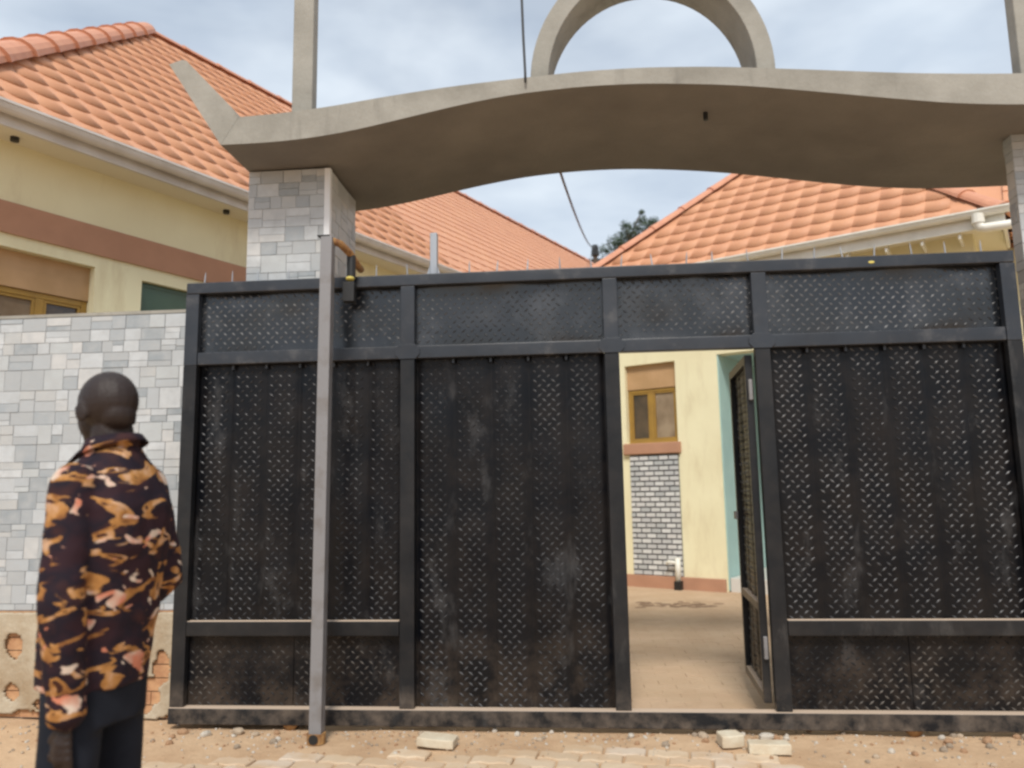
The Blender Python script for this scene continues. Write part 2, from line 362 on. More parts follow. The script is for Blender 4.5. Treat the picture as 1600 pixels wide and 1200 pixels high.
dp_ = MB(); rnd0 = random.Random(8)
for k in range(46):
    u = rnd0.gauss(0, .22); v_ = rnd0.gauss(0, .10); q = rnd0.uniform(.03, .085)
    dp_.sphere((1.02+u, 8.75+v_-.1*u, .0), q, q*.6, rnd0.uniform(.006, .016), 8, 4)
dp_.build('damp_dirt', damp_soil, kind='stuff')

# ---------------------------------------------------------------- stone cladding helper
def lay_stones(u0, u1, v0, v1, wm=(.07, .17), hm=(.05, .095), seed=1):
    """random ashlar: list of (u, v, w, h) rectangles"""
    rnd = random.Random(seed); R = []; v = v1
    while v > v0+.02:
        h = min(rnd.uniform(*hm)*1.45, v-v0); u = u0-rnd.uniform(0, .08)
        while u < u1:
            w_ = rnd.uniform(*wm); a, b = max(u, u0), min(u+w_, u1); u += w_
            if b-a < .012: continue
            q = rnd.random()
            if q < .50 and h > .06:
                k = rnd.uniform(.35, .65); R.append((a, v-h*k, b-a, h*k)); R.append((a, v-h, b-a, h*(1-k)))
            else: R.append((a, v-h, b-a, h))
        v -= h
    return R
def stone_mesh(k):
    rnd = random.Random(k); mb = MB(); d = .0035; b = .02
    t = [d*rnd.uniform(.8, 1.1) for _ in range(4)]
    mb.v = [(0, 0, 0), (1, 0, 0), (1, 0, 1), (0, 0, 1), (b, -t[0], b), (1-b, -t[1], b), (1-b, -t[2], 1-b), (b, -t[3], 1-b)]
    mb.f = [(4, 5, 6, 7), (0, 1, 5, 4), (1, 2, 6, 5), (2, 3, 7, 6), (3, 0, 4, 7)]
    return mb
SM = [stone_mesh(k) for k in range(5)]; SMM = [s.mesh('stone_tile', stone) for s in SM]
def clad(R, parent, place, limit, keyf, rz=0):
    """place(u, v) -> x, y, z in the parent's frame; rz turns a stone's face"""
    R = sorted(R, key=keyf); rest = MB(); g_ = .0006
    for i, (u, v, w_, h) in enumerate(R):
        k = random.randrange(5); dd = random.uniform(.5, 1.6)
        if i < limit:
            inst('stone_tile', SMM[k], parent, place(u+g_, v+g_), (0, 0, rz), (w_-2*g_, dd, h-2*g_))
        else:
            o = Vector(place(u+g_, v+g_)); Rz = Matrix.Rotation(rz, 3, 'Z')
            rest.add([tuple(o+Rz@Vector((x*(w_-2*g_), y*dd, z*(h-2*g_)))) for x, y, z in SM[k].v], SM[k].f)
    if rest.v: rest.build('more_stone_tiles', stone_i, parent, kind='stuff')

# ---------------------------------------------------------------- boundary wall, left
bw = empty('boundary_wall', (-2.46, 4.62, GZ), label='grey and white stone-tiled boundary wall left of the gate, on a broken plaster base', cat='wall')
W0 = MB(); W0.box(-7.5, .40, -.03, .16, .0, 2.478); W0.build('wall_core', mortar, bw, bevel=.004)
WB = MB(); WB.box(-7.5, .40, -.034, .164, 2.479, 2.50); WB.build('coping', concrete, bw)
R = lay_stones(-7.5, .395, .635, 2.475, seed=4)
clad(R, bw, lambda u, v: (u, -.032, v), 290, lambda r: (0 if (-1.32 < r[0]+r[2] and r[0] < .2) else 1, -(r[2]*r[3])))
# the unplastered base: bricks behind, a broken sheet of plaster in front
bm_ = MB().box(0, 1, 0, 1, 0, 1).mesh('brick', clay_brick); k = 0
for j in range(8):
    for i in range(-6, 2):
        x = i*.235+(.12 if j % 2 else 0)
        if x > .2: continue
        inst('brick', bm_, bw, (x, -.052+random.uniform(-.004, .004), .012+j*.078), None, (.229, .02, .072)); k += 1
holes = [(-.995, .43, .062, .075), (-.99, .16, .05, .05), (-.80, .09, .05, .03), (-.15, .15, .10, .11), (-.05, .30, .055, .10), (-.62, .27, .04, .03), (-.28, .03, .12, .07), (-.9, .0, .14, .06), (-.5, .0, .2, .05)]
pl = MB(); st = .012; nu_, nv_ = int(3.0/st), int(.63/st)
def hole(x, z):
    for hx, hz, a, b in holes:
        an = math.atan2(z-hz, x-hx)
        if ((x-hx)/a)**2+((z-hz)/b)**2 < 1+.5*nz(math.cos(an)*1.3, math.sin(an)*1.3, hx*5, 1.5): return True
    return z < .035+.05*nz(x, 0, 0, 4)
idx = {}
def vid(i, j):
    if (i, j) not in idx:
        x, z = -2.75+i*st, j*st; idx[(i, j)] = len(pl.v)
        pl.v.append((x+.003*nz(x, z, 2, 60), -.075+.006*nz(x, z, 0, 9), z+.003*nz(x, z, 5, 60)))
    return idx[(i, j)]
for i in range(nu_):
    for j in range(nv_):
        if not hole(-2.75+(i+.5)*st, (j+.5)*st): pl.f.append((vid(i, j), vid(i+1, j), vid(i+1, j+1), vid(i, j+1)))
po = pl.build('plaster_base', rough_concrete, bw, smooth=True)
sm = po.modifiers.new('thick', 'SOLIDIFY'); sm.thickness = .022; sm.offset = -1
bw2 = MB().box(-7.5, -2.76, -.075, -.03, 0, .63); bw2.build('plaster_base', rough_concrete, bw)

# ---------------------------------------------------------------- gate pillars
def pillar(x0, x1, y0, y1, label, sides, seed, right_face=True, limit=140):
    e = empty('gate_pillar', ((x0+x1)/2, y0, GZ), label=label, cat='pillar', group='tiled gate pillars')
    cx = (x0+x1)/2; W = (x1-x0)/2; top = 3.372
    MB().box(-W+.008, W-.008, .008, y1-y0, 0, top).build('pillar_core', mortar, e)
    R1 = [(*r, 0) for r in lay_stones(-W, W-.035, 0, top-.002, seed=seed)]
    kf = lambda r: (0 if r[1]+r[3] > 2.55 else 1)
    clad([r[:4] for r in R1], e, lambda u, v: (u, .007, v), limit, kf)
    if right_face: clad(lay_stones(.035, y1-y0, 0, top-.002, seed=seed+9), e, lambda u, v: (W-.007, u, v), limit, kf, math.pi/2)
    else: clad(lay_stones(-(y1-y0), -.01, 0, top-.002, seed=seed+9), e, lambda u, v: (-W+.007, -u, v), limit, kf, -math.pi/2)
    t = MB()
    if right_face: t.box(W-.034, W+.003, -.003, .012, 0, top-.004).box(W-.012, W+.003, .0125, .034, 0, top-.004)
    t.build('corner_trim', trim_white, e) if right_face else None
    return e
pillar(-2.055, -1.521, 4.52, 5.10, 'left gate pillar clad in grey stone tiles with a white corner trim', 2, 21)
pillar(2.600, 3.13, 4.52, 4.62, 'right gate pillar of pale stone tiles at the right edge of the picture', 1, 33, False)

# ---------------------------------------------------------------- concrete beam over the gate
beam = empty('concrete_arch_beam', (.4, 4.75, 3.4), label='curved grey cement beam spanning the two gate pillars, with a ring arch and posts on top', cat='beam')
bo = [(-2.065, 3.352), (-1.849, 3.352), (-1.70, 3.353), (-1.538, 3.360), (-1.23, 3.400), (-.925, 3.460), (-.623, 3.517), (-.323, 3.561), (.047, 3.585), (.412, 3.583), (.77, 3.556), (1.122, 3.514), (1.467, 3.458), (1.806, 3.400), (2.139, 3.352), (2.467, 3.325), (2.8, 3.32), (3.3, 3.32)]
to = [(-1.960, 3.521), (-1.75, 3.528), (-1.541, 3.540), (-1.232, 3.573), (-.926, 3.612), (-.622, 3.638), (-.322, 3.656), (.049, 3.677), (.415, 3.680), (.775, 3.661), (1.129, 3.629), (1.477, 3.591), (1.818, 3.553), (2.156, 3.525), (2.489, 3.505), (2.8, 3.50), (3.3, 3.50)]
def resample(pts, n):
    xs_ = np.linspace(pts[0][0], pts[-1][0], n); return list(zip(xs_, np.interp(xs_, [p[0] for p in pts], [p[1] for p in pts])))
def smoothp(p, it=3):
    p = [list(q) for q in p]
    for _ in range(it):
        z = [q[1] for q in p]
        for i in range(1, len(p)-1): p[i][1] = (z[i-1]+2*z[i]+z[i+1])/4
    return p
Bp = smoothp(resample(bo, 60)); Tp = smoothp(resample(to, 60))
s = MB(); Y0, Y1 = 4.15-4.75, 5.34-4.75; nn = 60
for P_ in (Bp, Tp):
    for x, z in P_: s.v.append((x-.4, Y0+.004*nz(x, z, 0, 3), z-3.4)); s.v.append((x-.4, Y1, z-3.4))
for i in range(nn-1):
    a, b = 2*i, 2*i+2; c, d = 2*nn+2*i, 2*nn+2*i+2
    s.f += [(a, a+1, b+1, b), (a, b, d, c), (c, d, d+1, c+1), (a+1, c+1, d+1, b+1)]
s.f += [(0, 2*nn, 2*nn+1, 1), (2*nn-2, 2*nn-1, 4*nn-1, 4*nn-2)]
so_ = s.build('beam_slab', concrete, beam); so_.data.materials.append(shaded_cement)
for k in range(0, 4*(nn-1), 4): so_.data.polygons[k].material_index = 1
hp = [(-2.0665, 3.3525), (-1.9615, 3.5225), (-2.01, 3.59), (-2.302, 3.905), (-2.330, 3.912), (-2.410, 3.888)]
MB().prism([(x-.4, z-3.4) for x, z in reversed(hp)][::-1], Y0, Y1).build('upturned_end', concrete, beam)
for (x0, x1, zb) in ((-1.757, -1.622, 3.50), (2.655, 2.80, 3.48)):
    MB().box(x0-.4, x1-.4, -.30, -.21, zb-3.4, 4.9-3.4).build('post', concrete, beam, bevel=.008)
# ring arch
ra = MB(); cx, cz, ro, ri = .507, 3.765, .735, .625; y0, y1 = 4.40-4.75, 4.70-4.75; n = 40
for i in range(n+1):
    t = math.pi*(-.06+1.12*i/n)
    for r_, y in ((ri, y0), (ro, y0), (ro, y1), (ri, y1)): ra.v.append((cx-.4-r_*math.cos(t), y, cz-3.4+r_*1.13*math.sin(t)))
for i in range(n):
    for k in range(4): ra.f.append((4*i+k, 4*i+4+k, 4*i+4+(k+1) % 4, 4*i+(k+1) % 4))
ra.f += [(3, 2, 1, 0), (4*n, 4*n+1, 4*n+2, 4*n+3)]
ro_ = ra.build('ring_arch', concrete, beam, bevel=.006)
MB().tube([(.43, -.27, .168), (.43, -.27, .10)], .014, 10).build('conduit_stub', black_m, beam)

# ---------------------------------------------------------------- the gate
YF, YP = 4.40, 4.452          # front of the frame, face of the sheets
gate = empty('sliding_gate', (0, YF, 0), label='black steel sliding gate of tread-plate panels with a small door standing open in it', cat='gate')
PX = [(-2.375, -2.292), (-1.035, -.950), (.168, .253), (1.022, 1.107), (2.395, 2.478)]
def rail(name, x0, x1, z0, z1, y0=0, y1=.05, m=frame_black): return MB().box(x0, x1, y0, y1, z0, z1).build(name, m, gate, bevel=.006)
rail('top_rail', -2.375, 2.478, 2.517, 2.587)
for x0, x1 in PX:
    fp = MB().box(x0, x1, 0, .05, .092, 2.07).build('frame_post', low_frame, gate, bevel=.004)
    MB().box(x0, x1, 0, .05, 2.0705, 2.515).build('upper_post', frame_black, gate, bevel=.004)
for (a, b) in zip(PX, PX[1:]):
    rail('middle_rail', a[1]+.002, b[0]-.002, 2.072, 2.150, .002, .05)
rail('bottom_rail', -2.375, 2.478, .0, .090, -.012, .06, low_frame)
rail('lower_rail', PX[0][1]+.002, PX[1][0]-.002, .483, .567, -.004, .05, low_frame)
rail('lower_rail', PX[3][1]+.002, PX[4][0]-.002, .483, .567, -.004, .05, low_frame)
def treads(mb, x0, x1, z0, z1, yf):
    """raised lozenges of the tread plate; yf(x, z) is the sheet's face"""
    px_, pz = .054, .0285; j = 0; z = z0+.012
    while z < z1-.01:
        x = x0+.014+(px_/2 if j % 2 else 0)
        sg = 1 if j % 2 else -1; an = sg*rad(38); c_, s_ = math.cos(an), math.sin(an)
        while x < x1-.012:
            if random.random() > .03:
                hl, hw, ht = .0175*random.uniform(.85, 1.1), .0058, .0034*random.uniform(.7, 1.15)
                y = yf(x, z); P = [(-hl, 0, 0), (0, -hw, 0), (hl, 0, 0), (0, hw, 0), (-hl*.45, 0, 1), (hl*.45, 0, 1)]
                mb.add([(x+a*c_-b*s_, y-k*ht-.0003, z+a*s_+b*c_) for a, b, k in P], [(0, 1, 5, 4), (1, 2, 5), (2, 3, 5), (3, 0, 4), (3, 4, 5)])
            x += px_
        z += pz; j += 1
def plate(name, x0, x1, z0, z1, parent, amp=.009, seed=0, y0=YP-YF, tilt=0., fold=True, m=None, tm=None):
    mb = MB(); nx_, nz_ = max(3, int((x1-x0)/.035)), max(4, int((z1-z0)/.06))
    def yf(x, z):
        u = (x-x0)/(x1-x0); e = min(u, 1-u)*2; ez = min((z-z0), (z1-z))/(z1-z0)*2
        f = .0
        if fold and e < .22: f = .017*(1-e/.22)          # the sheet is folded back along its sides
        return y0+f+tilt*(u-.5)+amp*(nz(x, z, seed, 2.6, seed)*1.2+.25*nz(x, z, seed+2, 9))*min(1, e*4)*min(1, ez*6)
    for j in range(nz_+1):
        for i in range(nx_+1):
            x = x0+(x1-x0)*i/nx_; z = z0+(z1-z0)*j/nz_; mb.v.append((x, yf(x, z), z))
    for j in range(nz_):
        for i in range(nx_):
            a = j*(nx_+1)+i; mb.f.append((a, a+1, a+nx_+2, a+nx_+1))
    n_s = len(mb.f); mg = .006 if not fold else .020; treads(mb, x0+mg, x1-mg, z0, z1, yf)
    o = mb.build(name, m or gate_black, parent)
    me = o.data
    me.materials.append(tm or worn_glint_tread)
    for i, p in enumerate(me.polygons): p.use_smooth = i < n_s; p.material_index = 0 if i < n_s else 1
    return o
# upper panels
for k, (a, b) in enumerate(zip(PX, PX[1:])): plate('upper_panel', a[1]-.03, b[0]+.03, 2.14, 2.525, gate, amp=.022, seed=k+1, fold=False, tilt=random.uniform(-.008, .008), m=upper_black)
# strips
sd_ = 10
for (a, b, n_, z0) in ((PX[0][1], PX[1][0], 6, .56), (PX[1][1], PX[2][0], 5, .088), (PX[3][1], PX[4][0], 6, .56)):
    MB().box(a-.05, b+.05, YP-YF+.016, YP-YF+.02, .088, 2.08).build('backing_sheet', gate_black, gate)
    w_ = (b-a)/n_
    for i in range(n_):
        sd_ += 1; x0 = a+w_*i+.003; x1 = a+w_*(i+1)-.003
        plate('tread_plate_strip', x0, x1, z0, 2.078, gate, seed=sd_, tilt=random.uniform(-.006, .006), tm=(worn_glint_tread if a > 1 else tread_dull))
        if i: MB().box(x0-.009, x0+.005, YP-YF-.008, YP-YF+.004, 2.045, 2.071).build('hanging_tab', frame_black, gate)
for (a, b) in ((PX[0][1], PX[1][0]), (PX[3][1], PX[4][0])):
    w_ = (b-a)/2
    for i in range(2):
        sd_ += 1; plate('kick_panel', a+w_*i+.002, a+w_*(i+1)-.002, .088, .488, gate, seed=sd_, amp=.008, fold=False, tm=tread_dusty)
# weld plates where posts and rails cross
for x0, x1 in PX[1:4]:
    c_ = (x0+x1)/2; mb = MB(); mb.prism([(c_-.075, 2.098), (c_-.05, 2.07), (c_+.05, 2.07), (c_+.075, 2.098), (c_+.075, 2.128), (c_+.05, 2.158), (c_-.05, 2.158), (c_-.075, 2.128)], -.006, -.0005)
    mb.build('weld_gusset', frame_black, gate, bevel=.002)
# spikes on the top rail
spike = MB().tube([(0, 0, -.003), (0, 0, .045), (0, 0, .075)], [.0045, .004, .001], 6).mesh('spike', galv)
k = 0
while -2.28+k*.183 < 2.42:
    inst('spike', spike, gate, (-2.28+k*.183+random.uniform(-.02, .02), .025, 2.587), (random.uniform(-.12, .12), random.uniform(-.12, .12), 0)); k += 1
# rollers under the bottom rail
for x in (-1.66, 1.725):
    mb = MB(); prof = [(.044, -.022), (.030, 0), (.044, .022)]
    base = len(mb.v); n_ = 20
    for r_, yy in [(.001, -.0225)]+prof+[(.001, .0225)]:
        for i in range(n_): mb.v.append((x+r_*math.cos(2*math.pi*i/n_), .025+yy, .012+r_*math.sin(2*math.pi*i/n_)))
    for j in range(4):
        for i in range(n_): mb.f.append((j*n_+i, j*n_+(i+1) % n_, (j+1)*n_+(i+1) % n_, (j+1)*n_+i))
    mb.build('roller', roller_m, gate, smooth=True)
MB().sphere((1.70, -.001, 2.548), .018, .002, .008, 10, 6).build('yellow_paint_blot', brass, gate)
# small door hinged on the right, swung inwards
dr = empty('small_door', (1.016, .052, .0)); dr.parent = gate; dr['label'] = 'narrow black door of the gate, swung open into the yard'
dr.rotation_euler = (0, 0, rad(-94))
def dbox(name, x0, x1, z0, z1, y0=-.042, y1=0., m=low_frame): return MB().box(x0, x1, y0, y1, z0, z1).build(name, m, dr, bevel=.004)
# local x runs from the hinge towards the free edge (negative), y through its thickness
dbox('door_stile', -.060, -.022, .115, 2.045); dbox('door_stile', -.745, -.700, .115, 2.045)
dbox('door_rail', -.699, -.061, 1.995, 2.045); dbox('door_rail', -.699, -.061, .115, .165); dbox('door_rail', -.699, -.061, .60, .645)
for i in range(3):
    w_ = .638/3; mb = plate('door_strip', -.699+i*w_+.002, -.699+(i+1)*w_-.002, .165, 1.995, dr, y0=-.012, seed=60+i)
for z in (.35, 1.78): dbox('hinge', -.022, .004, z, z+.12, -.03, -.008, grey_steel)
dbox('latch', -.735, -.66, 1.08, 1.13, -.062, -.043, grey_steel)

# ---------------------------------------------------------------- guide pole in front of the gate
gp = empty('guide_pole', (-1.437, 4.205, GZ), label='grey square steel pole standing in front of the gate, hooked to the left pillar', cat='pole')
p = MB(); tw = .034
p.box(-tw, tw, -tw+.0, tw, .05, 2.80)
po_ = p.build('pole', grey_steel, gp, bevel=.004)
po_.rotation_euler = (0, rad(.35), 0)
MB().box(-tw-.002, tw+.002, -tw-.002, tw+.002, 2.8005, 2.806).build('open_top', black_m, gp)
mb = MB(); mb.tube([(0, -.005, .052), (0, -.005, .0)], .05, 14).build('pole_foot', rust, gp)
MB().tube([(.0, -.056, .03), (0, -.054, .03)], .026, 12).build('drain_hole', black_m, gp)
# curved arm to the pillar with the guide rollers above the rail
arm = MB(); arm.tube([(.03, .0, 2.785), (.075, .05, 2.775), (.11, .13, 2.74), (.125, .22, 2.70), (.125, .308, 2.69)], .022, 10)
arm.build('arm', rust, gp, smooth=True)
MB().tube([(.112, .15, 2.73), (.112, .15, 2.585)], .028, 12).build('guide_roller', black_m, gp, smooth=False)
MB().sphere((.112, .13, 2.585), .027, .027, .015, 12, 8).build('roller_cap', brass, gp, smooth=True)
MB().box(.075, .145, .1, .155, 2.44, 2.56).build('roller_guard', black_m, gp, bevel=.004)
# grey stop post behind the gate
sp = empty('stop_post', (-.853, 4.515, GZ), label='short grey galvanised post sticking up behind the gate, left of centre', cat='post')
MB().box(-.022, .022, -.015, .03, 0, 2.905).build('shaft', galv, sp, bevel=.004)
MB().prism([(-.055, 2.60), (-.024, 2.60), (-.024, 2.70)], -.008, .02).prism([(.024, 2.60), (.05, 2.60), (.024, 2.69)], -.008, .02).build('gusset', galv, sp)

# ---------------------------------------------------------------- houses
P44 = rad(44); TP = math.tan(P44)
def tile_geo(wd=.245, ln=.28):
    """one stamped roof tile: curved pan with a rounded lower edge and a lip; local x along the eave, y up the slope"""
    v, f = [], []; n_ = 6
    for i in range(n_+1):
        u = i/n_; x = (u-.5)*wd; h = .010*math.sin(math.pi*u)**.8+.004; e = .055*math.sin(math.pi*u)**.8
        v += [(x, -e+.02, h-.02), (x, -e, h+.012), (x, ln+.005, h*.9)]
    for i in range(n_):
        a = 3*i; f += [(a, a+3, a+4, a+1), (a+1, a+4, a+5, a+2)]
    return v, f
TV, TF = tile_geo(); tmesh = bpy.data.meshes.new('roof_tile'); tmesh.from_pydata(TV, [], TF); tmesh.materials.append(rooft)
for p_ in tmesh.polygons: p_.use_smooth = False
def tile_face(parent, org, xdir, ydir, half_open, xr, ylen, clip, visible, limit, zlift=.006):
    """rows of tiles on the sloping plane (org, xdir, ydir); clip(x, s) says if the tile is on the face"""
    zdir = xdir.cross(ydir); Rm = Matrix((xdir, ydir, zdir)).transposed(); S = []
    j = 0
    while j*.28 < ylen-.05:
        x = xr[0]+(.1225 if False else 0)
        while x < xr[1]:
            if clip(x, j*.28+.14): S.append((x, j*.28))
            x += .245
        j += 1
    S.sort(key=lambda q: visible(q)); rest = MB(); eul = Rm.to_euler()
    for i, (x, y) in enumerate(S):
        P_ = org+xdir*x+ydir*y+zdir*zlift
        if i < limit: inst('roof_tile', tmesh, parent, P_, eul)
        else: rest.add([tuple(P_+Rm@Vector(q)) for q in TV], TF)
    if rest.v: rest.build('more_roof_tiles', rooft_i, parent, kind='stuff')
def caps(parent, a, b, r=.10, ln=.55):
    a, b = Vector(a), Vector(b); d = b-a; n_ = max(1, int(d.length/ln)); q = d.to_track_quat('X', 'Z').to_euler()
    mb = MB(); L_ = d.length/n_*1.08
    for i, (x, rr) in enumerate(((0, r*1.12), (L_*.18, r), (L_, r*.92))):
        for k in range(9):
            t = math.pi*k/8; mb.v.append((x, -rr*math.cos(t)*1.05, rr*math.sin(t)*.85-.005))
    for i in range(2):
        for k in range(8): mb.f.append((9*i+k, 9*i+k+1, 9*i+10+k, 9*i+9+k))
    mb.f.append(tuple(range(9)))
    me = mb.mesh('ridge_cap', roofcap)
    for i in range(n_): inst('ridge_cap', me, parent, a+d*(i/n_), q)
def window(parent, name, x0, x1, z0, z1, y, zbox, mull, label=None, panes=(glass_dark, glass_dark), open_left=False, fr=.045):
    """aluminium window set in its reveal, with a shutter box over it"""
    f = MB()
    f.box(x0, x0+fr, y, y+.05, z0, zbox-.0).box(x1-fr, x1, y, y+.05, z0, zbox).box(x0+fr, x1-fr, y, y+.05, z0, z0+fr).box(x0+fr, x1-fr, y, y+.05, zbox-fr, zbox)
    f.box(mull-.03, mull+.03, y, y+.05, z0+fr, zbox-fr)
    wd = f.build(name, bronze, parent, bevel=.004)
    if label: wd['label'] = label
    MB().box(x0, x1, y-.015, y+.10, zbox+.002, z1).build('shutter_box', shutter_m, wd)
    for k, (a, b) in enumerate(((x0+fr, mull-.03), (mull+.03, x1-fr))):
        MB().box(a, b, y+.026, y+.032, z0+fr, zbox-fr).build('pane', panes[k], wd)
        q = .022; s_ = MB(); a2, b2 = a+.002, b-.002
        s_.box(a2, a2+q, y+.008, y+.024, z0+fr, zbox-fr).box(b2-q, b2, y+.008, y+.024, z0+fr, zbox-fr).box(a2+q, b2-q, y+.008, y+.024, z0+fr, z0+fr+q).box(a2+q, b2-q, y+.008, y+.024, zbox-fr-q, zbox-fr)
        s_.build('sash', bronze, wd)
    return wd
def wall_with_holes(x0, x1, z0, z1, y0, y1, holes_):
    """one wall mesh made of boxes round its openings (x0, x1, z0, z1)"""
    mb = MB(); hs = sorted(holes_); x = x0
    for (a, b, c, d) in hs:
        if a > x: mb.box(x, a, y0, y1, z0, z1)
        if c > z0: mb.box(a, b, y0, y1, z0, c)
        if d < z1: mb.box(a, b, y0, y1, d, z1)
        x = b
    if x < x1: mb.box(x, x1, y0, y1, z0, z1)
    return mb

# ---- left house
phL = math.atan2(math.cos(rad(27.8)), math.sin(rad(27.8)))
hl = empty('cream_house', (-3.0155, 6.6895, 0), phL, label='cream bungalow behind the left wall with a salmon tiled roof and a brown band', cat='house', group='houses in the compound')
XA, XB, YR, OV = -2.67, 17.9, 3.72, .34
win = [(-2.05, -1.235, 1.9, 3.15), (-.83, -.02, 1.9, 3.13)]
wallL = wall_with_holes(XA+OV, XB-OV, GZ, 4.0, OV, OV+.22, win)
wallL.box(XA+OV, XA+OV+.22, OV+.22, 2*YR-OV, GZ, 4.0).box(XB-OV-.22, XB-OV, OV+.22, 2*YR-OV, GZ, 4.0).box(XA+OV+.22, XB-OV-.22, 2*YR-OV-.22, 2*YR-OV, GZ, 4.0)
wallL.box(-2.05, -1.235, OV+.20, OV+.219, 1.9, 3.15)
wallL.build('wall', cream, hl)
MB().box(XA+OV-.02, XB-OV, OV-.022, OV-.002, 3.25, 3.49).box(XA+OV-.022, XA+OV-.002, OV-.022, 6.9, 3.25, 3.49).build('wall_band', terracotta_paint, hl)
window(hl, 'window', -2.049, -1.236, 1.901, 3.149, OV+.09, 2.87, -1.60, panes=(glass_warm, glass_dark))
wg = MB().box(-.829, -.021, OV+.05, OV+.10, 1.901, 3.129).build('green_window', green_panel, hl, label='dark green panel filling a window opening')
for z in (1.93, 3.09): MB().box(-.80, -.05, OV+.042, OV+.049, z, z+.017).build('bead', green_panel, wg)
EZ = 4.06
rfL = MB()
a = (XA, -.03, EZ); b = (XB, -.03, EZ); c = (XB-YR, YR, EZ+YR*TP); d = (XA+YR, YR, EZ+YR*TP); e_ = (XA, 2*YR, EZ); f_ = (XB, 2*YR, EZ)
rfL.add([a, b, c, d, e_, f_], [(0, 1, 2, 3), (5, 4, 3, 2), (0, 3, 4), (1, 5, 2)])
rl = rfL.build('roof', rooft, hl)
MB().box(XA+.06, XB-.06, .05, 2*YR-.05, 3.955, 3.985).build('soffit', soffit_m, hl)
MB().box(XA+.03, XB-.03, .012, .042, 3.93, 4.055).box(XA-.0, XA+.028, .0, 2*YR, 3.93, 4.055).build('fascia', gut_grey, hl)
def gutter(x0, x1, y, z, r, m, parent):
    mb = MB(); n_ = 9
    for x in (x0, x1):
        for k in range(n_):
            t = math.pi*(1+k/(n_-1)); mb.v.append((x, y+r*math.cos(t), z+r*1.15*math.sin(t)))
        for k in range(n_):
            t = math.pi*(2-k/(n_-1)); mb.v.append((x, y+(r-.006)*math.cos(t), z+(r-.006)*1.15*math.sin(t)))
    q = 2*n_
    for k in range(q): mb.f.append((k, (k+1) % q, (k+1) % q+q, k+q))
    mb.f += [tuple(range(n_)), tuple(range(q, q+n_))]
    mb.box(x0, x1, y-r-.008, y-r-.001, z-.012, z+.006)
    return mb.build('gutter', m, parent)
gutter(XA, XB, -.055, 4.058, .058, gut_grey, hl)
for x in (-1.95, -.1): MB().tube([(x, .22, 3.956), (x, .22, 3.925)], .03, 12).build('soffit_lamp', black_m, hl)
cosP, sinP = math.cos(P44), math.sin(P44)
SL = YR/cosP
tile_face(rl, Vector((0, .0, EZ)), Vector((1, 0, 0)), Vector((0, cosP, sinP)), 0, (XA, XB), SL,
          lambda x, s_: XA+s_*cosP+.05 < x < XB-s_*cosP-.12 and s_ < SL-.1,
          lambda q: (0 if q[0] > -3 else 9)+q[0]+.0*q[1], 300)
caps(rl, (XA, 0, EZ), (XA+YR, YR, EZ+YR*TP), .15); caps(rl, (XA+YR, YR, EZ+YR*TP), (XB-YR, YR, EZ+YR*TP), .085); caps(rl, (XB, 0, EZ), (XB-YR, YR, EZ+YR*TP), .1)

# ---- right house
hr = empty('cream_house_with_porch', (3.2264, 8.4856, 0), rad(-30.3), label='cream and teal bungalow seen through the open gate door, salmon roof above the gate', cat='house', group='houses in the compound')
EZ2 = 4.0; XL, XR, HY = -3.95, 1.31, 2.63; OVR = .4
wR = wall_with_holes(-3.55, 1.0, GZ, 3.98, OVR, OVR+.2, [(-3.2, -2.47, 1.87, 2.93), (-1.90, .75, .0, 2.95)])
wR.box(-3.55, -3.35, OVR+.2, 9, GZ, 3.98).box(.8, 1.0, OVR+.2, 1.6, GZ, 3.98).box(1.0, 7.5, 1.45, 1.65, GZ, 3.98)
wR.build('wall', cream, hr)
MB().box(-1.90+.001, -1.885, OVR+.012, 2.4, .02, 2.949).box(-1.885, .78, 2.4, 2.5, .02, 2.949).box(-1.885, .78, OVR+.21, 2.4, 2.951, 3.0).build('porch_lining', teal, hr)
MB().box(-1.88, .74, OVR+.02, 2.39, GZ, .17).build('porch_step', floor_tile, hr, bevel=.006)
MB().box(-3.57, -1.92, OVR-.05, OVR-.002, GZ, .155).build('plinth_band', terracotta_paint, hr, bevel=.006)
window(hr, 'window', -3.199, -2.471, 1.871, 2.929, OVR+.08, 2.60, -2.86, panes=(glass_dark, glass_warm))
MB().box(-3.24, -2.43, OVR-.055, OVR+.07, 1.72, 1.868).build('window_sill', terracotta_paint, hr, bevel=.012)
bp = MB().box(-3.16, -2.47, OVR-.014, OVR-.002, .157, 1.715).build('brick_facing', grout_dark, hr)
bk = MB().box(0, 1, 0, 1, 0, 1).mesh('brick', grey_brick); k = 0; z = .165; row = 0
while z+.058 < 1.715:
    x = -3.155-(.07 if row % 2 else 0)
    while x < -2.475:
        a, b = max(x, -3.157), min(x+.122, -2.473)
        if b-a > .02: inst('brick', bk, bp, (a, OVR-.026-random.uniform(0, .004), z), None, (b-a, .014, .048)); k += 1
        x += .14
    z += .0672; row += 1
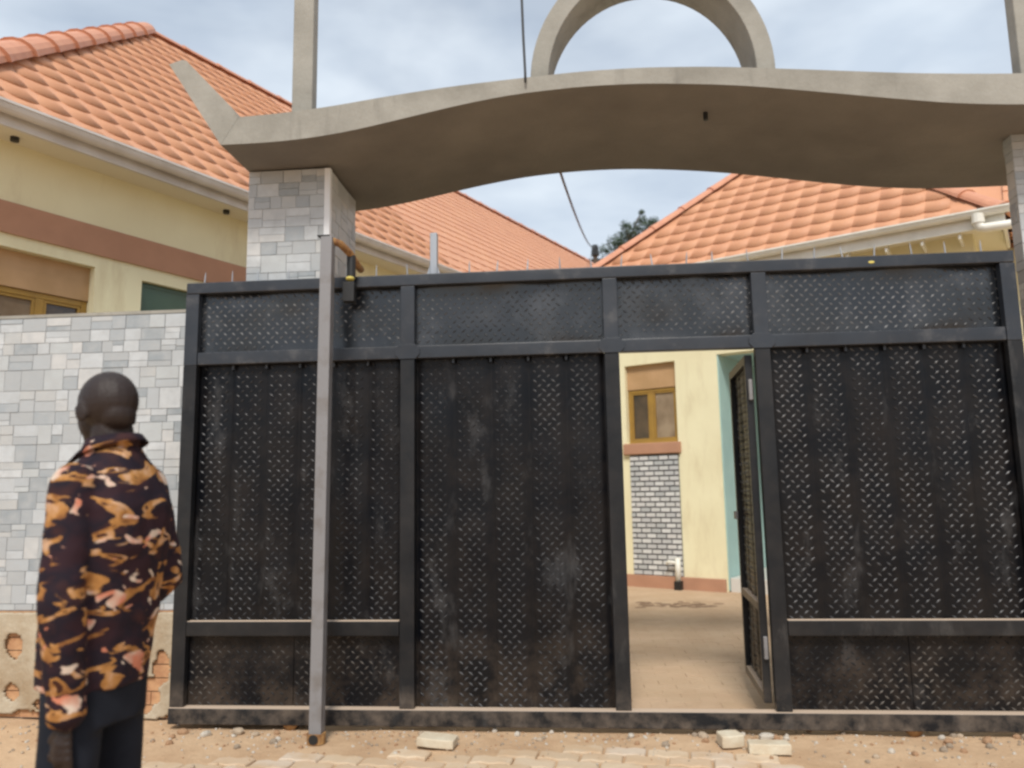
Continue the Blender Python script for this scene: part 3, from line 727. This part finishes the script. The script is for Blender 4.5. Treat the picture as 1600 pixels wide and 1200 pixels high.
# porch door on the back wall
pdr = MB().box(-1.2, -.35, 2.36, 2.398, .175, 2.35).build('porch_door', glass_dark, hr)
MB().box(-1.25, -1.2, 2.34, 2.397, .175, 2.4).box(-.35, -.30, 2.34, 2.397, .175, 2.4).box(-1.2, -.35, 2.34, 2.397, 2.352, 2.4).build('door_frame', bronze, pdr)
rr = MB(); TA = HY*TP
rr.add([(XL, 0, EZ2), (XR, 0, EZ2), (XL+HY, HY, EZ2+TA), (XL+HY, 12, EZ2+TA), (XL, 12, EZ2), (XR, 12, EZ2)], [(0, 1, 2), (0, 2, 3, 4), (1, 5, 3, 2)])
rR = rr.build('roof', rooft, hr)
m0, m1, my, mh = -1.2, 8.5, 1.05, 3.4
MB().add([(m0, my, EZ2+.003), (m1, my, EZ2+.003), (m1-mh, my+mh, EZ2+mh*TP), (m0+mh, my+mh, EZ2+mh*TP), (m0, my+2*mh, EZ2+.003), (m1, my+2*mh, EZ2+.003)],
         [(0, 1, 2, 3), (5, 4, 3, 2), (0, 3, 4), (1, 5, 2)]).build('rear_roof', rooft, hr)
SL2 = HY/cosP; xm = XL+HY
tile_face(rR, Vector((0, .01, EZ2)), Vector((1, 0, 0)), Vector((0, cosP, sinP)), 0, (XL, XR), SL2,
          lambda x, s_: XL+s_*cosP+.12 < x < XR-s_*cosP-.10, lambda q: q[1], 300)
# right hand face beyond the hip
tile_face(rR, Vector((XR+.02, 0, EZ2)), Vector((0, 1, 0)), Vector((-cosP, 0, sinP)), 0, (0, 2.4), SL2,
          lambda x, s_: s_*cosP+.02 < x and x < 1.4+s_, lambda q: q[1], 40)
tile_face(hr.children[-1] if False else rR, Vector((0, my-.03, EZ2+.006)), Vector((1, 0, 0)), Vector((0, cosP, sinP)), 0, (1.4, 6.5), 2.4,
          lambda x, s_: True, lambda q: q[1], 0)
caps(rR, (XL, 0, EZ2), (xm, HY, EZ2+TA), .10); caps(rR, (XR, 0, EZ2), (xm, HY, EZ2+TA), .10); caps(rR, (xm, HY, EZ2+TA), (xm, 12, EZ2+TA), .09)
MB().box(XL+.05, XR-.05, .04, OVR+.1, 3.93, 3.96).build('soffit', soffit_m, hr)
MB().box(.9, XR-.04, .5+.002, 1.44, 3.93, 3.96).build('soffit', soffit_m, hr)
MB().box(XR-.03, XR-.0, .04, my-.05, 3.862, 3.985).build('fascia', gut_white, hr)
MB().box(XL+.02, XR-.0, .008, .038, 3.862, 3.985).build('fascia', gut_white, hr)
gutter(XL, XR+.05, -.052, 4.03, .055, gut_white, hr)
gutter(XR+.2, 8.2, my-.08, 4.03, .055, gut_white, hr)
MB().box(XR+.06, 8.3, my+.02, 1.5, 3.93, 3.96).build('soffit', soffit_m, hr)
MB().box(XR+.06, 8.3, my-.012, my+.018, 3.862, 3.985).build('fascia', gut_white, hr)
for x in (-.2, .2, .55, .9): MB().box(x-.012, x+.012, .04, OVR-.002, 3.80, 3.84).box(x-.012, x+.012, .2, .225, 3.842, 3.925).build('gutter_bracket', gut_white, hr)
dp = MB(); dp.tube([(1.08, -.06, 3.985), (1.08, -.06, 3.90), (1.095, -.06, 3.855), (1.14, -.06, 3.84), (2.6, -.04, 3.80)], .048, 12)
dpo = dp.build('downpipe', gut_white, hr, smooth=True)
MB().tube([(1.08, -.06, 3.99), (1.08, -.06, 3.90)], .06, 12).build('collar', gut_white, dpo, smooth=False)
MB().box(-.45, -.25, OVR-.012, OVR-.002, 3.79, 3.83).build('air_vent', black_m, hr)
# garden tap by the wall
tp = empty('garden_tap', (1.215, 10.02, 0), rad(-30.3), label='small cream standpipe tap against the wall below the window, beyond the door', cat='tap')
MB().tube([(0, 0, .10), (0, 0, .40)], .035, 10).tube([(0, 0, .33), (-.12, -.03, .35), (-.13, -.03, .31)], .022, 8).build('pipe', gut_white, tp, smooth=True)
MB().box(-.045, .045, -.045, .045, 0, .11).build('drain_block', black_m, tp, bevel=.004)

# ---------------------------------------------------------------- far tree, pole, cables
tree = empty('tall_tree', (3.4, 43.8, 0), label='dark green feathery tree far behind, between the two salmon roofs', cat='tree')
tk = MB(); tk.tube([(0, 0, 0), (.2, 0, 6), (-.1, .1, 11), (0, 0, 16)], [.35, .28, .2, .08], 8)
rnd = random.Random(5); lf = MB(); cl = []
cl += [(-1.45, 0, 15.05, .42), (-1.25, .3, 14.5, .30), (-1.35, 0, 13.9, .32), (-.75, 0, 15.5, .60), (-.35, .3, 15.7, .62), (-.55, 0, 15.2, .5), (.0, 0, 16.1, .5), (-.25, 0, 16.5, .34), (.65, 0, 16.3, .55), (.75, .2, 16.9, .30), (.72, 0, 17.3, .16), (1.15, 0, 16.5, .40), (1.4, 0, 16.7, .3), (.25, 0, 15.4, .42), (.1, 0, 14.4, .5), (.9, 0, 15.4, .6), (1.6, 0, 15.6, .5), (-.3, 0, 13.2, .6), (.9, 0, 14, .8)]
for (x, y, z, r_) in cl:
    tk.tube([(0, 0, z-1.6), (x*.6, y, z-.5), (x, y, z)], [.08, .05, .02], 5)
    for k in range(int(900*r_*r_)+60):
        d_ = Vector((rnd.gauss(0, 1), rnd.gauss(0, 1), rnd.gauss(0, .8))); d_ = d_.normalized()*r_*rnd.random()**.45*1.1
        c_ = Vector((x, y, z))+d_; s_ = rnd.uniform(.05, .11)
        a_ = Vector((rnd.uniform(-1, 1), rnd.uniform(-1, 1), rnd.uniform(-1, 1))).normalized(); b_ = a_.orthogonal().normalized()
        lf.add([c_-a_*s_, c_+b_*s_*.45, c_+a_*s_, c_-b_*s_*.45], [(0, 1, 2, 3)])
tk.build('trunk', bark, tree, smooth=True); lf.build('crown', leaf_m, tree)
up_ = empty('utility_pole', (.885, 29.2, 0), label='thin dark utility pole far away between the roofs, carrying the cable', cat='pole')
MB().tube([(0, 0, 0), (0, 0, 10.35)], [.14, .09], 8).build('shaft', bark, up_)
MB().tube([(-.0, 0, 10.28), (0, 0, 10.7)], [.17, .12], 8).build('insulator', black_m, up_)
MB().box(-.35, .35, -.05, .05, 10.05, 10.15).build('crossarm', black_m, up_)
def sag(a, b, s_, n_=24):
    a, b = Vector(a), Vector(b); return [a+(b-a)*(i/n_)-Vector((0, 0, 1))*s_*4*(i/n_)*(1-i/n_) for i in range(n_+1)]
cb = MB(); cb.tube(sag((.885, 29.2, 10.66), (-.154, 7.65, 4.75), .35)[:-1]+sag((-.154, 7.65, 4.72), (-.235, 5.3, 4.0), .02), .016, 6)
cb.build('rear_cable', cable_m, smooth=True, label='thin grey cable running from the far pole to the back of the beam', cat='cable')
cb = MB(); cb.tube([(-.243, 4.128, 3.62), (-.243, 4.126, 3.68), (-.25, 4.13, 3.9), (-.27, 4.0, 5.2), (-.3, 3.5, 9)], .0075, 8)
cb.build('upright_cable', cable_m, smooth=True, label='dark cable rising straight up from the front of the concrete beam', cat='cable')

# ---------------------------------------------------------------- loose blocks and rubble
def rock(seed, r, flat=.6):
    rnd = random.Random(seed); mb = MB(); mb.sphere((0, 0, 0), r, r*.8, r*flat, 7, 5)
    mb.v = [tuple(Vector(p)*(1+.28*nz(*[c/r for c in p], 1.1, seed))) for p in mb.v]; return mb
def loose(x, y, rz, label, l, w_, t, tilt=(0, 0)):
    mb = MB(); P = [(-l/2, -w_/2), (-l*.1, -w_/2-.006), (l/2, -w_/2+.004), (l/2-.004, w_/2), (l*.1, w_/2+.005), (-l/2+.006, w_/2-.003)]
    mb.slab(P, 0, t); o = mb.build('loose_block', loose_m, bevel=.006, label=label, cat='paving block'); o.location = (x, y, GZ+.008); o.rotation_euler = (*tilt, rz); return o
loose(-.775, 4.165, rad(-8), 'pale loose paving block lying alone in the dust below the middle of the gate', .20, .11, .045, (0, rad(3)))
loose(.735, 4.215, rad(12), 'small cream chunk of block beside the longer one, below the open door', .12, .10, .06)
loose(.905, 4.11, rad(-3), 'long cream loose block at the end of the paved strip, below the open door', .205, .10, .05, (rad(-4), 0))
spots_ = [(-2.25, 4.33, .03), (-2.1, 4.30, .028), (-1.93, 4.34, .034), (-1.82, 4.31, .022), (.62, 4.36, .03), (.95, 4.345, .034), (.24, 4.35, .022), (1.32, 4.34, .02), (2.05, 4.33, .03), (2.28, 4.36, .035), (1.85, 4.31, .024), (-.9, 4.35, .02)]
RL = ['leftmost small rock at the foot of the gate, just right of the person', 'second small rock from the left end of the gate foot',
      'small rock close to the rusty roller left of the guide pole', 'small rock nearest the left side of the guide pole foot', 'rock under the doorway sill, above the cream chunk of block',
      'rock under the right jamb of the open door, above the long loose block', 'small rock below the left jamb of the open door', 'small rock on the dust just right of the open doorway',
      'rock midway between the right roller and the right end of the gate', 'rightmost rock at the foot of the gate', 'small rock just right of the rusty roller on the right', 'small rock at the gate foot below the second post from the left']
rk = [rock(k, 1.0).mesh('small_rock', pebble) for k in range(4)]
for i, (x, y, r_) in enumerate(spots_):
    inst('small_rock', rk[i % 4], None, (x, y, GZ+r_*.35), (0, 0, i*1.3), (r_*1.2, r_, r_), label=RL[i], cat='rock', group='rocks along the foot of the gate')
gr = MB(); rnd = random.Random(3); RB = rock(11, 1, .7)
for k in range(1300):
    y = 4.42-abs(rnd.gauss(0, .22)) if rnd.random() < .7 else rnd.uniform(3.3, 4.5)
    x = rnd.uniform(-4, 2.7); r_ = rnd.uniform(.003, .011) if rnd.random() < .94 else rnd.uniform(.012, .024)
    a_ = rnd.uniform(0, 6.28); ca_, sa_ = math.cos(a_), math.sin(a_)
    if -2.5 < x < 1 and y < edge(x): r_ *= .6; zz = GZ+.014
    else: zz = gh(x, y)
    gr.add([(x+r_*(p[0]*ca_-p[1]*sa_), y+r_*(p[0]*sa_+p[1]*ca_), zz+r_*p[2]+r_*.3) for p in RB.v], RB.f)
gr.build('gravel', pebble_i, kind='stuff')

# ---------------------------------------------------------------- the man
def realise(mb, name, mater, parent, voxel, smooth_it=6, disp=None, rot=None):
    me = bpy.data.meshes.new(name+'_src'); me.from_pydata(mb.v, [], mb.f); t = bpy.data.objects.new('tmp', me); COL.objects.link(t)
    r_ = t.modifiers.new('r', 'REMESH'); r_.mode = 'VOXEL'; r_.voxel_size = voxel
    s_ = t.modifiers.new('s', 'SMOOTH'); s_.iterations = smooth_it; s_.factor = .5
    bpy.context.view_layer.update(); dg = bpy.context.evaluated_depsgraph_get()
    nm = bpy.data.meshes.new_from_object(t.evaluated_get(dg)); bpy.data.objects.remove(t)
    if disp:
        co = np.empty(len(nm.vertices)*3, 'f'); nm.vertices.foreach_get('co', co); co = co.reshape(-1, 3)
        no = np.empty(len(nm.vertices)*3, 'f'); nm.vertices.foreach_get('normal', no); no = no.reshape(-1, 3)
        dv = np.array([disp(*p_) for p_ in co.tolist()], 'f'); co += no*dv[:, None]; nm.vertices.foreach_set('co', co.ravel())
    nm.materials.clear(); nm.materials.append(mater); nm.name = name; nm.shade_smooth(); nm.update()
    o = bpy.data.objects.new(name, nm); COL.objects.link(o); o.parent = parent; return o
def limb(mb, pts, rs, n_=14):
    P = []; Rr = []
    for i in range(len(pts)-1):
        a_, b_ = Vector(pts[i]), Vector(pts[i+1])
        for k in range(5): P.append(a_.lerp(b_, k/5)); Rr.append(rs[i]+(rs[i+1]-rs[i])*k/5)
    P.append(Vector(pts[-1])); Rr.append(rs[-1]); mb.tube(P, Rr, n_)
    for p_, r_ in ((pts[0], rs[0]), (pts[-1], rs[-1])): mb.sphere(p_, r_, nu=n_, nv=8)
def rings(mb, rows, n_=28):
    base = len(mb.v)
    for (z, rx, ry, cx_, cy_) in rows:
        for k in range(n_):
            t = 2*math.pi*k/n_; c_, s_ = math.cos(t), math.sin(t); e = .82
            mb.v.append((cx_+rx*math.copysign(abs(c_)**e, c_), cy_+ry*math.copysign(abs(s_)**e, s_), z))
    for j in range(len(rows)-1):
        for k in range(n_):
            a_, b_ = base+j*n_+k, base+j*n_+(k+1) % n_; mb.f.append((a_, b_, b_+n_, a_+n_))
    mb.f.append(tuple(base+k for k in reversed(range(n_)))); mb.f.append(tuple(base+(len(rows)-1)*n_+k for k in range(n_)))
man = empty('person', (-1.375, 2.175, GZ), rad(84), label='person in a dark shirt with golden leaf print, seen from behind, looking at the gate', cat='person')
# body frame: x to his right, y forward, z up
LS, LE, LW = Vector((-.152, 0, 1.36)), Vector((-.198, -.02, 1.05)), Vector((-.165, -.03, .745))
RS, RE, RW = Vector((.150, 0, 1.36)), Vector((.190, -.045, 1.07)), Vector((.18, .12, .96))
B = MB()
Hy = Matrix.Rotation(rad(-22), 3, 'Z') @ Matrix.Rotation(rad(-8), 3, 'X')     # the head turned a little to the right and bowed
hc = Vector((0, .035, 1.595))
def hp_(x, y, z): return hc+Hy@Vector((x, y, z))
B.sphere(hp_(0, -.008, .012), .078, .098, .092, 20, 14, Hy); B.sphere(hp_(0, .040, -.035), .060, .062, .075, 16, 12, Hy)
B.sphere(hp_(0, .055, -.085), .038, .040, .034, 14, 10, Hy); B.sphere(hp_(0, .098, -.030), .014, .017, .018, 10, 8, Hy)
B.sphere(hp_(0, .094, -.066), .026, .014, .012, 10, 8, Hy); B.sphere(hp_(0, .085, .008), .055, .016, .014, 12, 8, Hy)
B.sphere(hp_(0, -.055, -.035), .050, .045, .050, 14, 10, Hy)
for sgn in (-1, 1):
    B.sphere(hp_(sgn*.079, -.005, -.022), .009, .022, .033, 10, 8, Hy @ Matrix.Rotation(sgn*rad(-25), 3, 'Z'))
    B.sphere(hp_(sgn*.030, .088, -.008), .013, .008, .008, 8, 6, Hy)
limb(B, [(0, .0, 1.40), (0, .012, 1.52)], [.064, .058], 18)
rings(B, [(.86, .118, .085, 0, .01), (.95, .12, .09, 0, 0.005), (1.08, .135, .10, 0, 0), (1.22, .15, .105, 0, 0), (1.34, .155, .10, 0, 0), (1.41, .12, .075, 0, 0), (1.44, .06, .06, 0, 0)])
for S_, E_, W_ in ((LS, LE, LW), (RS, RE, RW)): limb(B, [S_, E_, W_], [.042, .038, .027])
limb(B, [(-.075, .01, .86), (-.10, .015, .50), (-.105, -.02, .09)], [.066, .052, .040]); limb(B, [(.075, .01, .86), (.10, .02, .50), (.115, .01, .09)], [.066, .052, .040])
def hand(mb, W_, d, side, palm_n):
    """palm and five fingers; d runs down the hand, side towards the thumb, palm_n out of the palm"""
    d = d.normalized(); side = (side-d*side.dot(d)).normalized(); n_ = d.cross(side)
    if n_.dot(palm_n) < 0: n_ = -n_
    for k in range(5):
        c_ = W_+d*(.012+.018*k); mb.sphere(c_, .014+.004*min(k, 2), nu=10, nv=8)
        mb.sphere(c_+side*(.010+.004*k), .013, nu=10, nv=8); mb.sphere(c_-side*(.010+.004*k), .013, nu=10, nv=8)
    for k, (o_, L_) in enumerate(((.029, .070), (.010, .079), (-.010, .073), (-.028, .058))):
        a_ = W_+d*.085+side*o_; b_ = a_+d*L_*.42+n_*.006+side*o_*.1; c_ = b_+d*L_*.30+n_*.014; e = c_+d*L_*.2+n_*.016
        limb(mb, [a_, b_, c_, e], [.0095, .0088, .008, .007], 10)
    a_ = W_+d*.025+side*.022; b_ = a_+d*.030+side*.024+n_*.006; c_ = b_+d*.028+side*.006+n_*.010
    limb(mb, [a_, b_, c_], [.0125, .0105, .0085], 10)
hand(B, LW+Vector((0, .004, -.012)), Vector((.01, .12, -1)), Vector((.1, 1, .1)), Vector((1, 0, 0)))
hand(B, RW, Vector((-.6, .7, -.35)), Vector((0, .5, 1)), Vector((-1, -.6, 0)))
realise(B, 'body', skin, man, .0045, 5)
S = MB()
rings(S, [(.80, .150, .130, 0, .028), (.86, .154, .132, 0, .026), (.95, .158, .133, 0, .020), (1.05, .162, .134, 0, .014), (1.18, .172, .138, 0, -.004), (1.30, .170, .130, 0, -.010), (1.365, .150, .106, 0, -.008), (1.41, .128, .090, 0, -.006), (1.445, .085, .076, 0, -.002), (1.472, .068, .068, 0, .004)])
limb(S, [LS+Vector((.0, 0, .0)), LE, LW+Vector((0, 0, .012))], [.062, .058, .045], 18); limb(S, [RS+Vector((0, 0, 0)), RE, RW], [.062, .060, .045], 18)
def folds(x, y, z):
    return .006*nz(x, y, z*.6, 9, 1)+.0075*math.sin(z*34+7*nz(x, y, z, 4, 2)+3*x/.2)*max(0, nz(x, y, z, 5, 3)+.12)+.003*nz(x, y, z, 24, 4)
realise(S, 'shirt', shirt_m, man, .007, 7, folds)
Cc = MB(); n_ = 26
for j, (z, r_, lean) in enumerate(((1.455, .071, 0), (1.492, .068, .0), (1.496, .074, 0), (1.462, .090, 0))):
    for k in range(n_+1):
        t = math.pi/2+rad(14)+(2*math.pi-rad(28))*k/n_; Cc.v.append((r_*math.cos(t), r_*math.sin(t)*1.02+.004, z-.012*math.sin(t)*(1 if j < 3 else 2.2)))
for j in range(3):
    for k in range(n_): a_ = j*(n_+1)+k; Cc.f.append((a_, a_+1, a_+n_+2, a_+n_+1))
t0 = len(Cc.v)
for sg in (-1, 1): Cc.add([(sg*.02, .076, 1.478), (sg*.075, .062, 1.452), (sg*.062, .118, 1.408), (sg*.022, .100, 1.440)], [(0, 1, 2, 3)])
co_ = Cc.build('collar', shirt_m, man, smooth=True); md = co_.modifiers.new('t', 'SOLIDIFY'); md.thickness = .004
T = MB()
rings(T, [(.70, .145, .112, 0, .02), (.82, .148, .114, 0, .022), (.96, .135, .105, 0, .015)])
limb(T, [(-.082, .020, .78), (-.10, .02, .50), (-.105, -.015, .10)], [.082, .074, .064], 18); limb(T, [(.082, .020, .78), (.10, .025, .50), (.115, .015, .10)], [.082, .074, .064], 18)
realise(T, 'trousers', navy, man, .009, 4, lambda x, y, z: .006*nz(x, y, z*.5, 10, 5)+.004*math.sin(z*40+5*nz(x, y, z, 5, 6))*max(0, nz(x, y, z, 4, 7)))
for x, y in ((-.108, .03), (.118, .06)):
    H_ = MB(); H_.sphere((x, y, .035), .045, .135, .040, 16, 10); H_.sphere((x, y-.075, .05), .038, .045, .05, 14, 10); H_.sphere((x, y+.02, .012), .048, .140, .014, 16, 8)
    realise(H_, 'shoe', shoe_m, man, .007, 4)

# flush the seed-free shading: smooth only where asked
for me in bpy.data.meshes:
    if me.name.startswith('roof_tile'): me.shade_smooth()
